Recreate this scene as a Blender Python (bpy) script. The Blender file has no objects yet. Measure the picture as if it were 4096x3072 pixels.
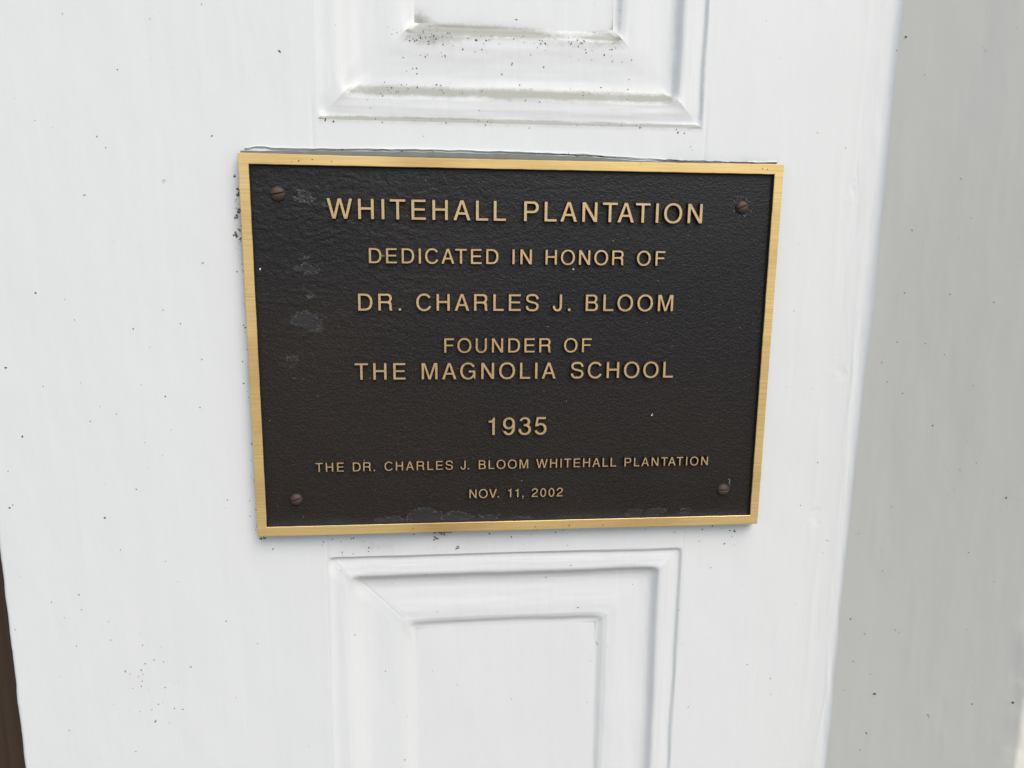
import bpy, math, random
import numpy as np
from mathutils import Matrix, Vector
from mathutils.geometry import tessellate_polygon

random.seed(7)
rng = np.random.default_rng(11)
scene = bpy.context.scene
COL = scene.collection

# ------------------------------------------------------------------ camera, sky, sun, exposure
MM = 0.001
Z0 = 1.5            # height of the plaque centre above the porch floor
T = 0.007           # how far the plaque's face stands off the pilaster
cam_data = bpy.data.cameras.new("camera")
cam_data.sensor_width = 36.0
cam_data.lens = 3150.0 / 4096.0 * 36.0
cam_data.clip_start = 0.01
cam_data.clip_end = 3000.0
cam = bpy.data.objects.new("camera", cam_data)
COL.objects.link(cam)
Rc = Matrix(((0.9950654, 0.00737975, -0.09894635),
             (-0.09854611, 0.18963525, -0.97689669),
             (0.01155446, 0.98182687, 0.18942672)))
cam.matrix_world = Matrix.Translation((-0.04067204, -0.37545677 - T, 0.05739103 + Z0)) @ Rc.to_4x4()
scene.camera = cam

SUN_EL = math.radians(48)
SUN_AZ = math.radians(22)      # to the right of straight in front of the wall
world = bpy.data.worlds.new("World")
scene.world = world
world.use_nodes = True
wn = world.node_tree
sky = wn.nodes.new("ShaderNodeTexSky")
sky.sky_type = 'NISHITA'
sky.sun_disc = False
sky.sun_elevation = SUN_EL
sky.sun_rotation = math.pi - SUN_AZ
sky.air_density = 1.0
sky.dust_density = 1.9
sky.ozone_density = 1.0
wn.links.new(sky.outputs[0], wn.nodes["Background"].inputs[0])
wn.nodes["Background"].inputs[1].default_value = 0.08

sun_d = bpy.data.lights.new("sun", 'SUN')
sun_d.energy = 1.05
sun_d.angle = math.radians(40)
sun_d.color = (1.0, 0.94, 0.86)
sun = bpy.data.objects.new("sun", sun_d)
COL.objects.link(sun)
sdir = Vector((math.sin(SUN_AZ) * math.cos(SUN_EL), -math.cos(SUN_AZ) * math.cos(SUN_EL), math.sin(SUN_EL)))
sun.rotation_euler = sdir.to_track_quat('Z', 'Y').to_euler()
sun.location = (0.5, -4, 5)

scene.view_settings.view_transform = 'Standard'
scene.view_settings.look = 'None'
scene.view_settings.exposure = 0.97
scene.view_settings.gamma = 1.0

# ------------------------------------------------------------------ numpy value noise
def _hash(ix, iy, seed):
    h = (ix.astype(np.int64) * 374761393 + iy.astype(np.int64) * 668265263 + seed * 974634777) & 0xFFFFFFFF
    h = ((h ^ (h >> 13)) * 1274126177) & 0xFFFFFFFF
    h = (h ^ (h >> 16)) & 0xFFFFFFFF
    return h / 4294967295.0

def vnoise(x, y, seed=0):
    x = np.asarray(x, float); y = np.asarray(y, float)
    x, y = np.broadcast_arrays(x, y)
    ix = np.floor(x); iy = np.floor(y)
    fx = x - ix; fy = y - iy
    ix = ix.astype(np.int64); iy = iy.astype(np.int64)
    fx = fx * fx * fx * (fx * (fx * 6 - 15) + 10); fy = fy * fy * fy * (fy * (fy * 6 - 15) + 10)
    a = _hash(ix, iy, seed); b = _hash(ix + 1, iy, seed)
    c = _hash(ix, iy + 1, seed); d = _hash(ix + 1, iy + 1, seed)
    return ((a * (1 - fx) + b * fx) * (1 - fy) + (c * (1 - fx) + d * fx) * fy) * 2 - 1

def fbm(x, y, seed=0, octs=3):
    s = 0; a = 1.0; t = 0
    for i in range(octs):
        s = s + a * vnoise(x * 2 ** i + 17.3 * i, y * 2 ** i - 9.1 * i, seed + i); t += a; a *= 0.5
    return s / t

def gauss(x, m, s):
    return np.exp(-0.5 * ((x - m) / s) ** 2)

# ------------------------------------------------------------------ mesh helpers
def link(name, me, mats, parent=None, smooth=True):
    if not isinstance(mats, (list, tuple)):
        mats = [mats]
    for m in mats:
        if m.name not in [x.name for x in me.materials if x]:
            me.materials.append(m)
    if smooth:
        me.polygons.foreach_set("use_smooth", np.ones(len(me.polygons), bool))
    o = bpy.data.objects.new(name, me)
    COL.objects.link(o)
    if parent:
        o.parent = parent
        if parent.type == 'EMPTY':
            o.matrix_parent_inverse = Matrix.Translation(parent.location).inverted()
    return o

def mesh_np(name, V, F, attrs=None):
    me = bpy.data.meshes.new(name)
    V = np.asarray(V, np.float32); F = np.asarray(F, np.int32)
    me.vertices.add(len(V)); me.vertices.foreach_set("co", V.ravel())
    n = F.shape[1]
    me.loops.add(F.size); me.loops.foreach_set("vertex_index", F.ravel())
    me.polygons.add(len(F)); me.polygons.foreach_set("loop_start", np.arange(0, F.size, n, dtype=np.int32))
    try:
        me.polygons.foreach_set("loop_total", np.full(len(F), n, np.int32))
    except Exception:
        pass
    for k, a in (attrs or {}).items():
        at = me.attributes.new(k, 'FLOAT', 'POINT'); at.data.foreach_set("value", np.asarray(a, np.float32).ravel())
    me.update(calc_edges=True)
    me.validate()
    return me

def grid_faces(n, m, flip=False):
    i, j = np.meshgrid(np.arange(n - 1), np.arange(m - 1), indexing='ij')
    a = (i * m + j).ravel(); b = ((i + 1) * m + j).ravel(); c = ((i + 1) * m + j + 1).ravel(); d = (i * m + j + 1).ravel()
    return np.stack([a, d, c, b] if flip else [a, b, c, d], 1)

def grid_obj(name, X, Y, Z, mats, parent, attrs=None, flip=False):
    n, m = X.shape
    V = np.stack([X.ravel(), Y.ravel(), Z.ravel()], 1)
    return link(name, mesh_np(name, V, grid_faces(n, m, flip), {k: v.ravel() for k, v in (attrs or {}).items()}), mats, parent)

def samples(a, b, fine, lo, hi, coarse):
    """positions from a to b, spaced fine inside [lo, hi] and coarse outside"""
    cuts = sorted({a, b, *[c for c in (lo, hi) if a < c < b]})
    out = []
    for p, q in zip(cuts[:-1], cuts[1:]):
        st = fine if (p >= lo - 1e-9 and q <= hi + 1e-9) else coarse
        out += list(np.linspace(p, q, max(2, int(math.ceil((q - p) / st)) + 1))[:-1])
    out.append(b)
    return np.array(out)

def box_obj(name, x0, x1, y0, y1, z0, z1, mat, parent=None, bevel=0.0):
    V = [(x, y, z) for x in (x0, x1) for y in (y0, y1) for z in (z0, z1)]
    F = [(0, 1, 3, 2), (4, 6, 7, 5), (0, 4, 5, 1), (2, 3, 7, 6), (0, 2, 6, 4), (1, 5, 7, 3)]
    me = bpy.data.meshes.new(name); me.from_pydata(V, [], F); me.update()
    o = link(name, me, mat, parent, smooth=False)
    if bevel:
        b = o.modifiers.new("bevel", 'BEVEL'); b.width = bevel; b.segments = 3
    return o

def empty(name, loc, label, cat, group=None):
    o = bpy.data.objects.new(name, None); COL.objects.link(o)
    o.location = loc; o.empty_display_size = 0.02
    o["label"] = label; o["category"] = cat
    if group: o["group"] = group
    o["kind"] = "thing"
    return o

# ------------------------------------------------------------------ materials
def newmat(name):
    m = bpy.data.materials.new(name); m.use_nodes = True
    nt = m.node_tree; b = nt.nodes["Principled BSDF"]
    return m, nt, b

def N(nt, t, **kw):
    n = nt.nodes.new(t)
    for k, v in kw.items():
        setattr(n, k, v)
    return n

def coords(nt, scale, loc=(0, 0, 0)):
    g = N(nt, "ShaderNodeNewGeometry")
    mp = N(nt, "ShaderNodeMapping")
    mp.inputs["Scale"].default_value = scale
    mp.inputs["Location"].default_value = loc
    nt.links.new(g.outputs["Position"], mp.inputs["Vector"])
    return mp.outputs[0]

def noise(nt, vec, scale=1.0, detail=3, rough=0.5):
    n = N(nt, "ShaderNodeTexNoise")
    n.inputs["Scale"].default_value = scale; n.inputs["Detail"].default_value = detail
    n.inputs["Roughness"].default_value = rough
    nt.links.new(vec, n.inputs["Vector"])
    return n.outputs["Fac"]

def ramp(nt, fac, stops):
    r = N(nt, "ShaderNodeValToRGB")
    el = r.color_ramp.elements
    while len(el) < len(stops): el.new(0.5)
    for e, (p, c) in zip(el, stops):
        e.position = p; e.color = (*c, 1) if len(c) == 3 else c
    nt.links.new(fac, r.inputs[0])
    return r.outputs[0]

def math_n(nt, op, a, b=None, clamp=False):
    n = N(nt, "ShaderNodeMath", operation=op, use_clamp=clamp)
    for i, v in enumerate((a, b)):
        if v is None: continue
        if isinstance(v, (int, float)): n.inputs[i].default_value = v
        else: nt.links.new(v, n.inputs[i])
    return n.outputs[0]

def mixc(nt, fac, a, b):
    n = N(nt, "ShaderNodeMix", data_type='RGBA')
    for i, v in ((0, fac), (6, a), (7, b)):
        if isinstance(v, (int, float)): n.inputs[i].default_value = v
        elif isinstance(v, tuple): n.inputs[i].default_value = (*v, 1)
        else: nt.links.new(v, n.inputs[i])
    return n.outputs[2]

def bump(nt, h, strength, dist, prev=None):
    n = N(nt, "ShaderNodeBump")
    n.inputs["Strength"].default_value = strength; n.inputs["Distance"].default_value = dist
    nt.links.new(h, n.inputs["Height"])
    if prev is not None: nt.links.new(prev, n.inputs["Normal"])
    return n.outputs[0]

def paint_material(name, base=(0.785, 0.805, 0.785), grime=False, brush=1.0, dirt=(0.235, 0.24, 0.20)):
    m, nt, b = newmat(name)
    L = nt.links
    big = noise(nt, coords(nt, (9, 9, 5)), 1, 4, 0.6)
    col = mixc(nt, big, tuple(c * 0.975 for c in base), tuple(min(1, c * 1.02) for c in base))
    # faint dust freckles
    fr = noise(nt, coords(nt, (900, 900, 700)), 1, 2, 0.5)
    frm = ramp(nt, fr, [(0.0, (0, 0, 0)), (0.70, (0, 0, 0)), (0.80, (1, 1, 1))])
    col = mixc(nt, math_n(nt, 'MULTIPLY', frm, 0.22), col, (0.34, 0.33, 0.29))
    if grime:
        at = N(nt, "ShaderNodeAttribute", attribute_name="grime")
        n1 = noise(nt, coords(nt, (420, 420, 420)), 1, 5, 0.75)
        n2 = noise(nt, coords(nt, (2600, 2600, 2600)), 1, 3, 0.7)
        n3 = noise(nt, coords(nt, (70, 70, 160)), 1, 2, 0.5)
        g = math_n(nt, 'MULTIPLY', at.outputs["Fac"], math_n(nt, 'ADD', 0.45, math_n(nt, 'MULTIPLY', n3, 1.25)))
        sp = math_n(nt, 'ADD', g, math_n(nt, 'MULTIPLY', math_n(nt, 'SUBTRACT', n1, 0.5), 0.9))
        sp = math_n(nt, 'ADD', sp, math_n(nt, 'MULTIPLY', math_n(nt, 'SUBTRACT', n2, 0.5), 0.8))
        sp = math_n(nt, 'MULTIPLY', ramp(nt, sp, [(0.25, (0, 0, 0)), (0.9, (1, 1, 1))]), ramp(nt, at.outputs["Fac"], [(0.02, (0, 0, 0)), (0.35, (1, 1, 1))]))
        col = mixc(nt, math_n(nt, 'MULTIPLY', sp, 0.80, True), col, dirt)
        col = mixc(nt, math_n(nt, 'MULTIPLY', g, 0.52, True), col, (0.36, 0.365, 0.315))
    L.new(col, b.inputs["Base Color"])
    b.inputs["Roughness"].default_value = 0.42
    b.inputs["Specular IOR Level"].default_value = 0.45
    # vertical brush marks and a fine orange-peel grain
    s1 = noise(nt, coords(nt, (420, 420, 9)), 1, 3, 0.55)
    s2 = noise(nt, coords(nt, (60, 60, 22)), 1, 3, 0.5)
    s3 = noise(nt, coords(nt, (1500, 1500, 1500)), 1, 2, 0.5)
    s4 = noise(nt, coords(nt, (900, 900, 60), (3, 1, 2)), 1, 4, 0.6)
    s5 = noise(nt, coords(nt, (25, 25, 12)), 1, 2, 0.5)
    n = bump(nt, math_n(nt, 'MULTIPLY', s1, s5), 0.30 * brush, 0.00022)
    n = bump(nt, s2, 0.45, 0.0011, n)
    n = bump(nt, s4, 0.14 * brush, 0.00010, n)
    n = bump(nt, s3, 0.18, 0.00010, n)
    L.new(n, b.inputs["Normal"])
    return m

M_PAINT = paint_material("white_gloss_paint", grime=True)
M_JAMB = paint_material("off_white_paint", base=(0.85, 0.83, 0.73), brush=0.15)

def bronze_material(name, base, dark, rough=0.34, streak=4200):
    m, nt, b = newmat(name); L = nt.links
    st = noise(nt, coords(nt, (28, 28, streak)), 1, 3, 0.65)
    st2 = noise(nt, coords(nt, (60, 60, streak * 0.35)), 1, 2, 0.6)
    col = mixc(nt, ramp(nt, st, [(0.3, (0, 0, 0)), (0.7, (1, 1, 1))]), tuple(c * 0.80 for c in base), tuple(min(1, c * 1.16) for c in base))
    pat = noise(nt, coords(nt, (16, 16, 30)), 1, 4, 0.6)
    col = mixc(nt, math_n(nt, 'MULTIPLY', ramp(nt, pat, [(0.52, (0, 0, 0)), (0.72, (1, 1, 1))]), 0.30), col, dark)
    pit = noise(nt, coords(nt, (700, 700, 900)), 1, 3, 0.6)
    col = mixc(nt, math_n(nt, 'MULTIPLY', ramp(nt, pit, [(0.68, (0, 0, 0)), (0.76, (1, 1, 1))]), 0.65), col, (0.10, 0.055, 0.03))
    L.new(col, b.inputs["Base Color"])
    at = N(nt, "ShaderNodeAttribute", attribute_name="tarnish")
    col = mixc(nt, math_n(nt, 'MULTIPLY', at.outputs["Fac"], math_n(nt, 'ADD', 0.25, pat), True), col, dark)
    L.new(col, b.inputs["Base Color"])
    b.inputs["Metallic"].default_value = 0.55
    b.inputs["Specular Tint"].default_value = (1.0, 0.85, 0.6, 1)
    L.new(math_n(nt, 'ADD', rough, math_n(nt, 'MULTIPLY', st2, 0.18)), b.inputs["Roughness"])
    n = bump(nt, st, 0.35, 0.00008)
    n = bump(nt, st2, 0.35, 0.00012, n)
    L.new(n, b.inputs["Normal"])
    return m

M_BRASS = bronze_material("brushed_bronze", (0.88, 0.63, 0.265), (0.47, 0.27, 0.10))
M_LETTER = bronze_material("letter_bronze", (0.70, 0.49, 0.245), (0.36, 0.22, 0.10), rough=0.30, streak=1800)

def dark_material():
    m, nt, b = newmat("dark_oxidised_bronze"); L = nt.links
    big = noise(nt, coords(nt, (14, 14, 14)), 1, 3, 0.5)
    atb = N(nt, "ShaderNodeAttribute", attribute_name="brown")  # brown patina tint, with the floor's reflection painted in at lower left
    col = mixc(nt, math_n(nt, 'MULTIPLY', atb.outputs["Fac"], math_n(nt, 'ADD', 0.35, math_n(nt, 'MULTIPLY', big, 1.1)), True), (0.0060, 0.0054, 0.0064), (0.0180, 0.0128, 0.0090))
    sp = noise(nt, coords(nt, (1900, 1900, 1900)), 1, 3, 0.7)
    col = mixc(nt, math_n(nt, 'MULTIPLY', ramp(nt, sp, [(0.62, (0, 0, 0)), (0.78, (1, 1, 1))]), 0.6), col, (0.13, 0.13, 0.12))
    at = N(nt, "ShaderNodeAttribute", attribute_name="smudge")
    n1 = noise(nt, coords(nt, (260, 260, 420)), 1, 4, 0.6)
    sm = math_n(nt, 'ADD', at.outputs["Fac"], math_n(nt, 'MULTIPLY', math_n(nt, 'SUBTRACT', n1, 0.5), 0.9))
    smk = ramp(nt, sm, [(0.42, (0, 0, 0)), (0.50, (1, 1, 1))])
    col = mixc(nt, math_n(nt, 'MULTIPLY', smk, 0.33), col, (0.052, 0.053, 0.057))
    rim = ramp(nt, sm, [(0.36, (0, 0, 0)), (0.44, (1, 1, 1)), (0.47, (1, 1, 1)), (0.54, (0, 0, 0))])
    n4 = noise(nt, coords(nt, (900, 900, 900)), 1, 2, 0.6)
    col = mixc(nt, math_n(nt, 'MULTIPLY', rim, ramp(nt, n4, [(0.45, (0, 0, 0)), (0.7, (0.6, 0.6, 0.6))])), col, (0.16, 0.18, 0.18))
    # verdigris dust lying along the lower rim
    at2 = N(nt, "ShaderNodeAttribute", attribute_name="ledge")
    col = mixc(nt, math_n(nt, 'MULTIPLY', at2.outputs["Fac"], math_n(nt, 'ADD', 0.25, n1)), col, (0.075, 0.085, 0.080))
    L.new(col, b.inputs["Base Color"])
    b.inputs["Roughness"].default_value = 0.38
    b.inputs["Specular IOR Level"].default_value = 0.40
    g1 = noise(nt, coords(nt, (900, 900, 1050)), 1, 3, 0.6)
    g2 = noise(nt, coords(nt, (2200, 2200, 2200)), 1, 2, 0.6)
    n = bump(nt, g1, 0.8, 0.00035)
    n = bump(nt, g2, 0.7, 0.00018, n)
    L.new(n, b.inputs["Normal"])
    return m
M_DARK = dark_material()

def simple(name, c, rough=0.6, metal=0.0, var=0.15, sc=300, bm=0.0):
    m, nt, b = newmat(name); L = nt.links
    n1 = noise(nt, coords(nt, (sc, sc, sc)), 1, 4, 0.6)
    L.new(mixc(nt, n1, tuple(x * (1 - var) for x in c), tuple(min(1, x * (1 + var)) for x in c)), b.inputs["Base Color"])
    b.inputs["Roughness"].default_value = rough; b.inputs["Metallic"].default_value = metal
    if bm: L.new(bump(nt, n1, 0.5, bm), b.inputs["Normal"])
    return m

M_SIDE = simple("dark_bronze_side", (0.026, 0.024, 0.025), 0.36, 0.0, 0.4, 900, 0.0001)
M_SCREW = simple("rusty_brown_screw", (0.064, 0.038, 0.025), 0.58, 0.0, 0.55, 420, 0.0002)
M_GASKET = simple("grey_green_backing", (0.155, 0.162, 0.138), 0.7, 0.0, 0.25, 250, 0.0001)
M_SPECK = simple("dark_dirt", (0.095, 0.085, 0.062), 0.8, 0.0, 0.6, 1500)
M_DEBRIS = simple("grey_brown_debris", (0.17, 0.15, 0.11), 0.9, 0.0, 0.7, 1500)
M_FLECK = simple("white_glint_fleck", (0.75, 0.77, 0.78), 0.4, 0.0, 0.1, 900)
M_CHIP = simple("chipped_paint", (0.70, 0.75, 0.74), 0.45, 0.0, 0.15, 500)
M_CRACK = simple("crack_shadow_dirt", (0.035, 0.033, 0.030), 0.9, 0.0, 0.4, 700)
M_STAIN = simple("brown_drip", (0.30, 0.235, 0.13), 0.8, 0.0, 0.4, 900)

def wood_material():
    m, nt, b = newmat("brown_stained_wood"); L = nt.links
    g = noise(nt, coords(nt, (160, 60, 3.0)), 1, 5, 0.65)
    col = ramp(nt, g, [(0.30, (0.035, 0.022, 0.014)), (0.55, (0.062, 0.039, 0.023)), (0.75, (0.110, 0.074, 0.04))])
    L.new(col, b.inputs["Base Color"]); b.inputs["Roughness"].default_value = 0.45
    L.new(bump(nt, g, 0.3, 0.0004), b.inputs["Normal"])
    return m
M_WOOD = wood_material()
M_FLOOR = simple("weathered_brown_porch_floor", (0.15, 0.125, 0.10), 0.85, 0.0, 0.15, 6)

# ------------------------------------------------------------------ the setting
fl = np.linspace(-1, 1, 41); fl = np.sign(fl) * (np.abs(fl) ** 3) * 900
FX, FY = np.meshgrid(fl, fl, indexing='ij')
floor = grid_obj("ground", FX, FY, np.zeros_like(FX), M_FLOOR, None)
floor["kind"] = "structure"

# ------------------------------------------------------------------ pilaster
PX0, PX1 = -0.2515, 0.1800           # left arris, inner corner with the side wall
VLO, VHI = Z0 - 0.275, Z0 + 0.195    # the height range seen close up
ZTOP = 2.62
LOW = (-0.0950, 0.0900, Z0 - 1.10, Z0 - 0.1055)     # lower panel recess, outer edge x0 x1 z0 z1
UPP = (-0.0925, 0.0885, Z0 + 0.1070, Z0 + 0.92)
MD = 0.0442                                          # width of the sunk moulding

pil = empty("panelled_pilaster", (-0.035, 0.0, 0.0),
            "white painted wooden pilaster with two recessed moulded panels, behind the bronze plaque", "pilaster")

def paint_relief(x, z):
    """uneven hand-painted surface, metres of displacement towards the viewer"""
    r = 0.00022 * fbm(x * 38, z * 14, 3, 3) + 0.00005 * fbm(x * 260, z * 12, 9, 2)
    # old runs and feathered filler near the inner corner
    near = np.clip((x - 0.158) / 0.014, 0, 1) * np.clip((PX1 - x) / 0.004, 0, 1)
    r = r + 0 * near
    # wandering trowel ridges left of the caulk
    for k, (xc, a) in enumerate(((0.1665, 0.00030), (0.1705, 0.00042))):
        c = xc + 0.0022 * vnoise(z * 17, 0 * z, 60 + k) + 0.0008 * vnoise(z * 70, 0 * z, 63 + k)
        amp = np.clip(0.4 + 1.1 * vnoise(z * 14, 0 * z + 3, 66 + k), 0, 1)
        r = r + 0.5 * a * amp * gauss(x - 0.006, c - 0.012, 0.0012)
    # two dents in the filler
    for xc, zc, s in ((0.1665, Z0 + 0.0795, 0.0016), (0.1615, Z0 - 0.0905, 0.0022), (0.169, Z0 - 0.012, 0.0018)):
        rr = np.sqrt((x - xc) ** 2 + ((z - zc) * 0.7) ** 2) * (1 + 0.55 * vnoise(x * 500, z * 380, 150))
        r = r - 0.00022 * gauss(rr, 0, s) + 0.00009 * gauss(rr, s * 1.9, s * 0.5)
    return r

def grime_front(x, z):
    """dirt that has settled on the stile and rails"""
    g = 0.30 * gauss(z, UPP[2] - 0.0004, 0.0008) * ((x > UPP[0]) & (x < UPP[1]))
    g = g + 0.5 * gauss(z, Z0 + 0.0925, 0.0016) * ((x > -0.128) & (x < 0.128)) * (0.3 + 0.7 * np.clip(vnoise(x * 60, 0 * x, 5), 0, 1))
    g = g + 0.45 * gauss(x, -0.1285, 0.0028) * gauss(z, Z0 + 0.060, 0.012)
    g = g + 0.28 * gauss(x, -0.1285, 0.0016) * (np.abs(z - Z0) < 0.09) * np.clip(vnoise(z * 90, 0 * z, 8), 0, 1)
    g = g + 0.7 * gauss(x, -0.038, 0.0042) * gauss(z, Z0 - 0.0925, 0.0020)
    g = g + 0.30 * gauss(x, -0.070, 0.012) * gauss(z, Z0 - 0.1000, 0.0030)
    g = g + 0.20 * gauss(x, -0.020, 0.02) * gauss(z, Z0 - 0.1000, 0.0040)
    g = g + 0.05 * gauss(x, -0.190, 0.014) * gauss(z, Z0 - 0.168, 0.012)
    return g

def joint_dip(x, xj, z):
    return 0.00022 * gauss(x, xj, 0.00045) * np.clip(0.35 + 0.9 * vnoise(z * 25, 0 * z, 31), 0, 1)

ALLZ = samples(0.0, ZTOP, 0.0010, VLO, VHI, 0.03)

def flat_part(name, xs, zs, joints=()):
    X, Z = np.meshgrid(xs, zs, indexing='ij')
    Y = -paint_relief(X, Z)
    for xj in joints:
        Y = Y + joint_dip(X, xj, Z)
    return grid_obj(name, X, Y, Z, M_PAINT, pil, {"grime": grime_front(X, Z)})

# stiles: the left one carries the rounded free edge and the return towards the door
nr = 8; R = 0.0022
ang = np.linspace(math.pi / 2, 0, nr)
side_y = np.concatenate([np.linspace(0.11, R, 10)[:-1], [R - R * math.sin(math.pi / 2 - a) for a in ang[0:0]]])
xs_fr = np.arange(PX0 + R, LOW[0] + 1e-9, 0.0011); xs_fr = np.linspace(PX0 + R, LOW[0], len(xs_fr))
cx = [PX0] * 9 + [PX0 + R - R * math.cos(t) for t in np.linspace(0, math.pi / 2, nr)] + list(xs_fr[1:])
cy = list(np.linspace(0.11, R, 10)[:-1]) + [R - R * math.sin(t) for t in np.linspace(0, math.pi / 2, nr)] + [0.0] * (len(xs_fr) - 1)
cx = np.array(cx); cy = np.array(cy)
X, Z = np.meshgrid(cx, ALLZ, indexing='ij'); Y0 = np.meshgrid(cy, ALLZ, indexing='ij')[0]
wob = 0.00035 * fbm(Z * 90, 0 * Z, 41, 3) * np.clip(1 - (X - PX0) / 0.006, 0, 1)
Y = Y0 - paint_relief(X, Z) * (Y0 < 0.0001) + joint_dip(X, LOW[0], Z)
grid_obj("stile", X + wob, Y, Z, M_PAINT, pil, {"grime": grime_front(X, Z)})

xs = np.linspace(LOW[1], PX1, 100)
X, Z = np.meshgrid(xs, ALLZ, indexing='ij')
grid_obj("stile", X, -paint_relief(X, Z) + joint_dip(X, LOW[1], Z), Z, M_PAINT, pil, {"grime": grime_front(X, Z)})

def rail(z0, z1, step):
    xs = np.linspace(LOW[0], LOW[1], 175)
    zs = samples(z0, z1, step, VLO, VHI, 0.03)
    X, Z = np.meshgrid(xs, zs, indexing='ij')
    Y = -paint_relief(X, Z) + joint_dip(X, LOW[0], Z) + joint_dip(X, LOW[1], Z)
    grid_obj("rail", X, Y, Z, M_PAINT, pil, {"grime": grime_front(X, Z)})
rail(LOW[3], UPP[2], 0.0008)
rail(0.0, LOW[2], 0.03)
rail(UPP[3], ZTOP, 0.03)
# filler strips where the upper recess is a touch narrower than the lower
for (a, b_) in ((LOW[0], UPP[0]), (UPP[1], LOW[1])):
    xs = np.linspace(a, b_, 5)
    zs = samples(UPP[2], UPP[3], 0.0008, VLO, VHI, 0.03)
    X, Z = np.meshgrid(xs, zs, indexing='ij')
    grid_obj("edge_fillet", X, -paint_relief(X, Z) + joint_dip(X, LOW[0], Z) + joint_dip(X, LOW[1], Z), Z, M_PAINT, pil, {"grime": grime_front(X, Z)})

# moulding profile: depth below the face against distance in from the recess edge (mm)
PD = np.array([0, 0.35, 1.0, 1.7, 3.0, 6.5, 10.2, 11.6, 12.6, 13.6, 15.0, 17.0, 20.0, 27.0, 33.5, 38.2, 40.2, 41.8, 43.0, 44.2]) * MM
PH = np.array([0, 0.15, 1.15, 1.70, 1.75, 1.25, 1.25, 1.75, 3.1, 4.6, 5.8, 6.5, 6.8, 6.5, 6.0, 6.2, 7.0, 8.3, 8.9, 9.0]) * MM * 0.78
PFIELD = 0.0090 * 0.78
_dd = np.linspace(0, MD, 443)
_ph = np.interp(_dd, PD, PH)
_k = np.exp(-0.5 * (np.arange(-5, 6) / 1.9) ** 2); _k /= _k.sum()
_ph = np.convolve(np.pad(_ph, 5, mode='edge'), _k, 'valid')
_k2 = np.exp(-0.5 * (np.arange(-48, 49) / 17.0) ** 2); _k2 /= _k2.sum()
_phl = np.convolve(np.pad(_ph, 48, mode='edge'), _k2, 'valid') * 0.92 + 0.08 * np.linspace(0, PFIELD, 443)
_phl -= _phl[0] * np.linspace(1, 0, 443); _phl += (PFIELD - _phl[-1]) * np.linspace(0, 1, 443)
_ph[0] = 0.0; _ph[-1] = PFIELD
DS = np.concatenate([np.arange(0, 0.0172, 0.0004), np.arange(0.0175, 0.0368, 0.0011), np.arange(0.0370, 0.0441, 0.0004), [MD]])

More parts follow.
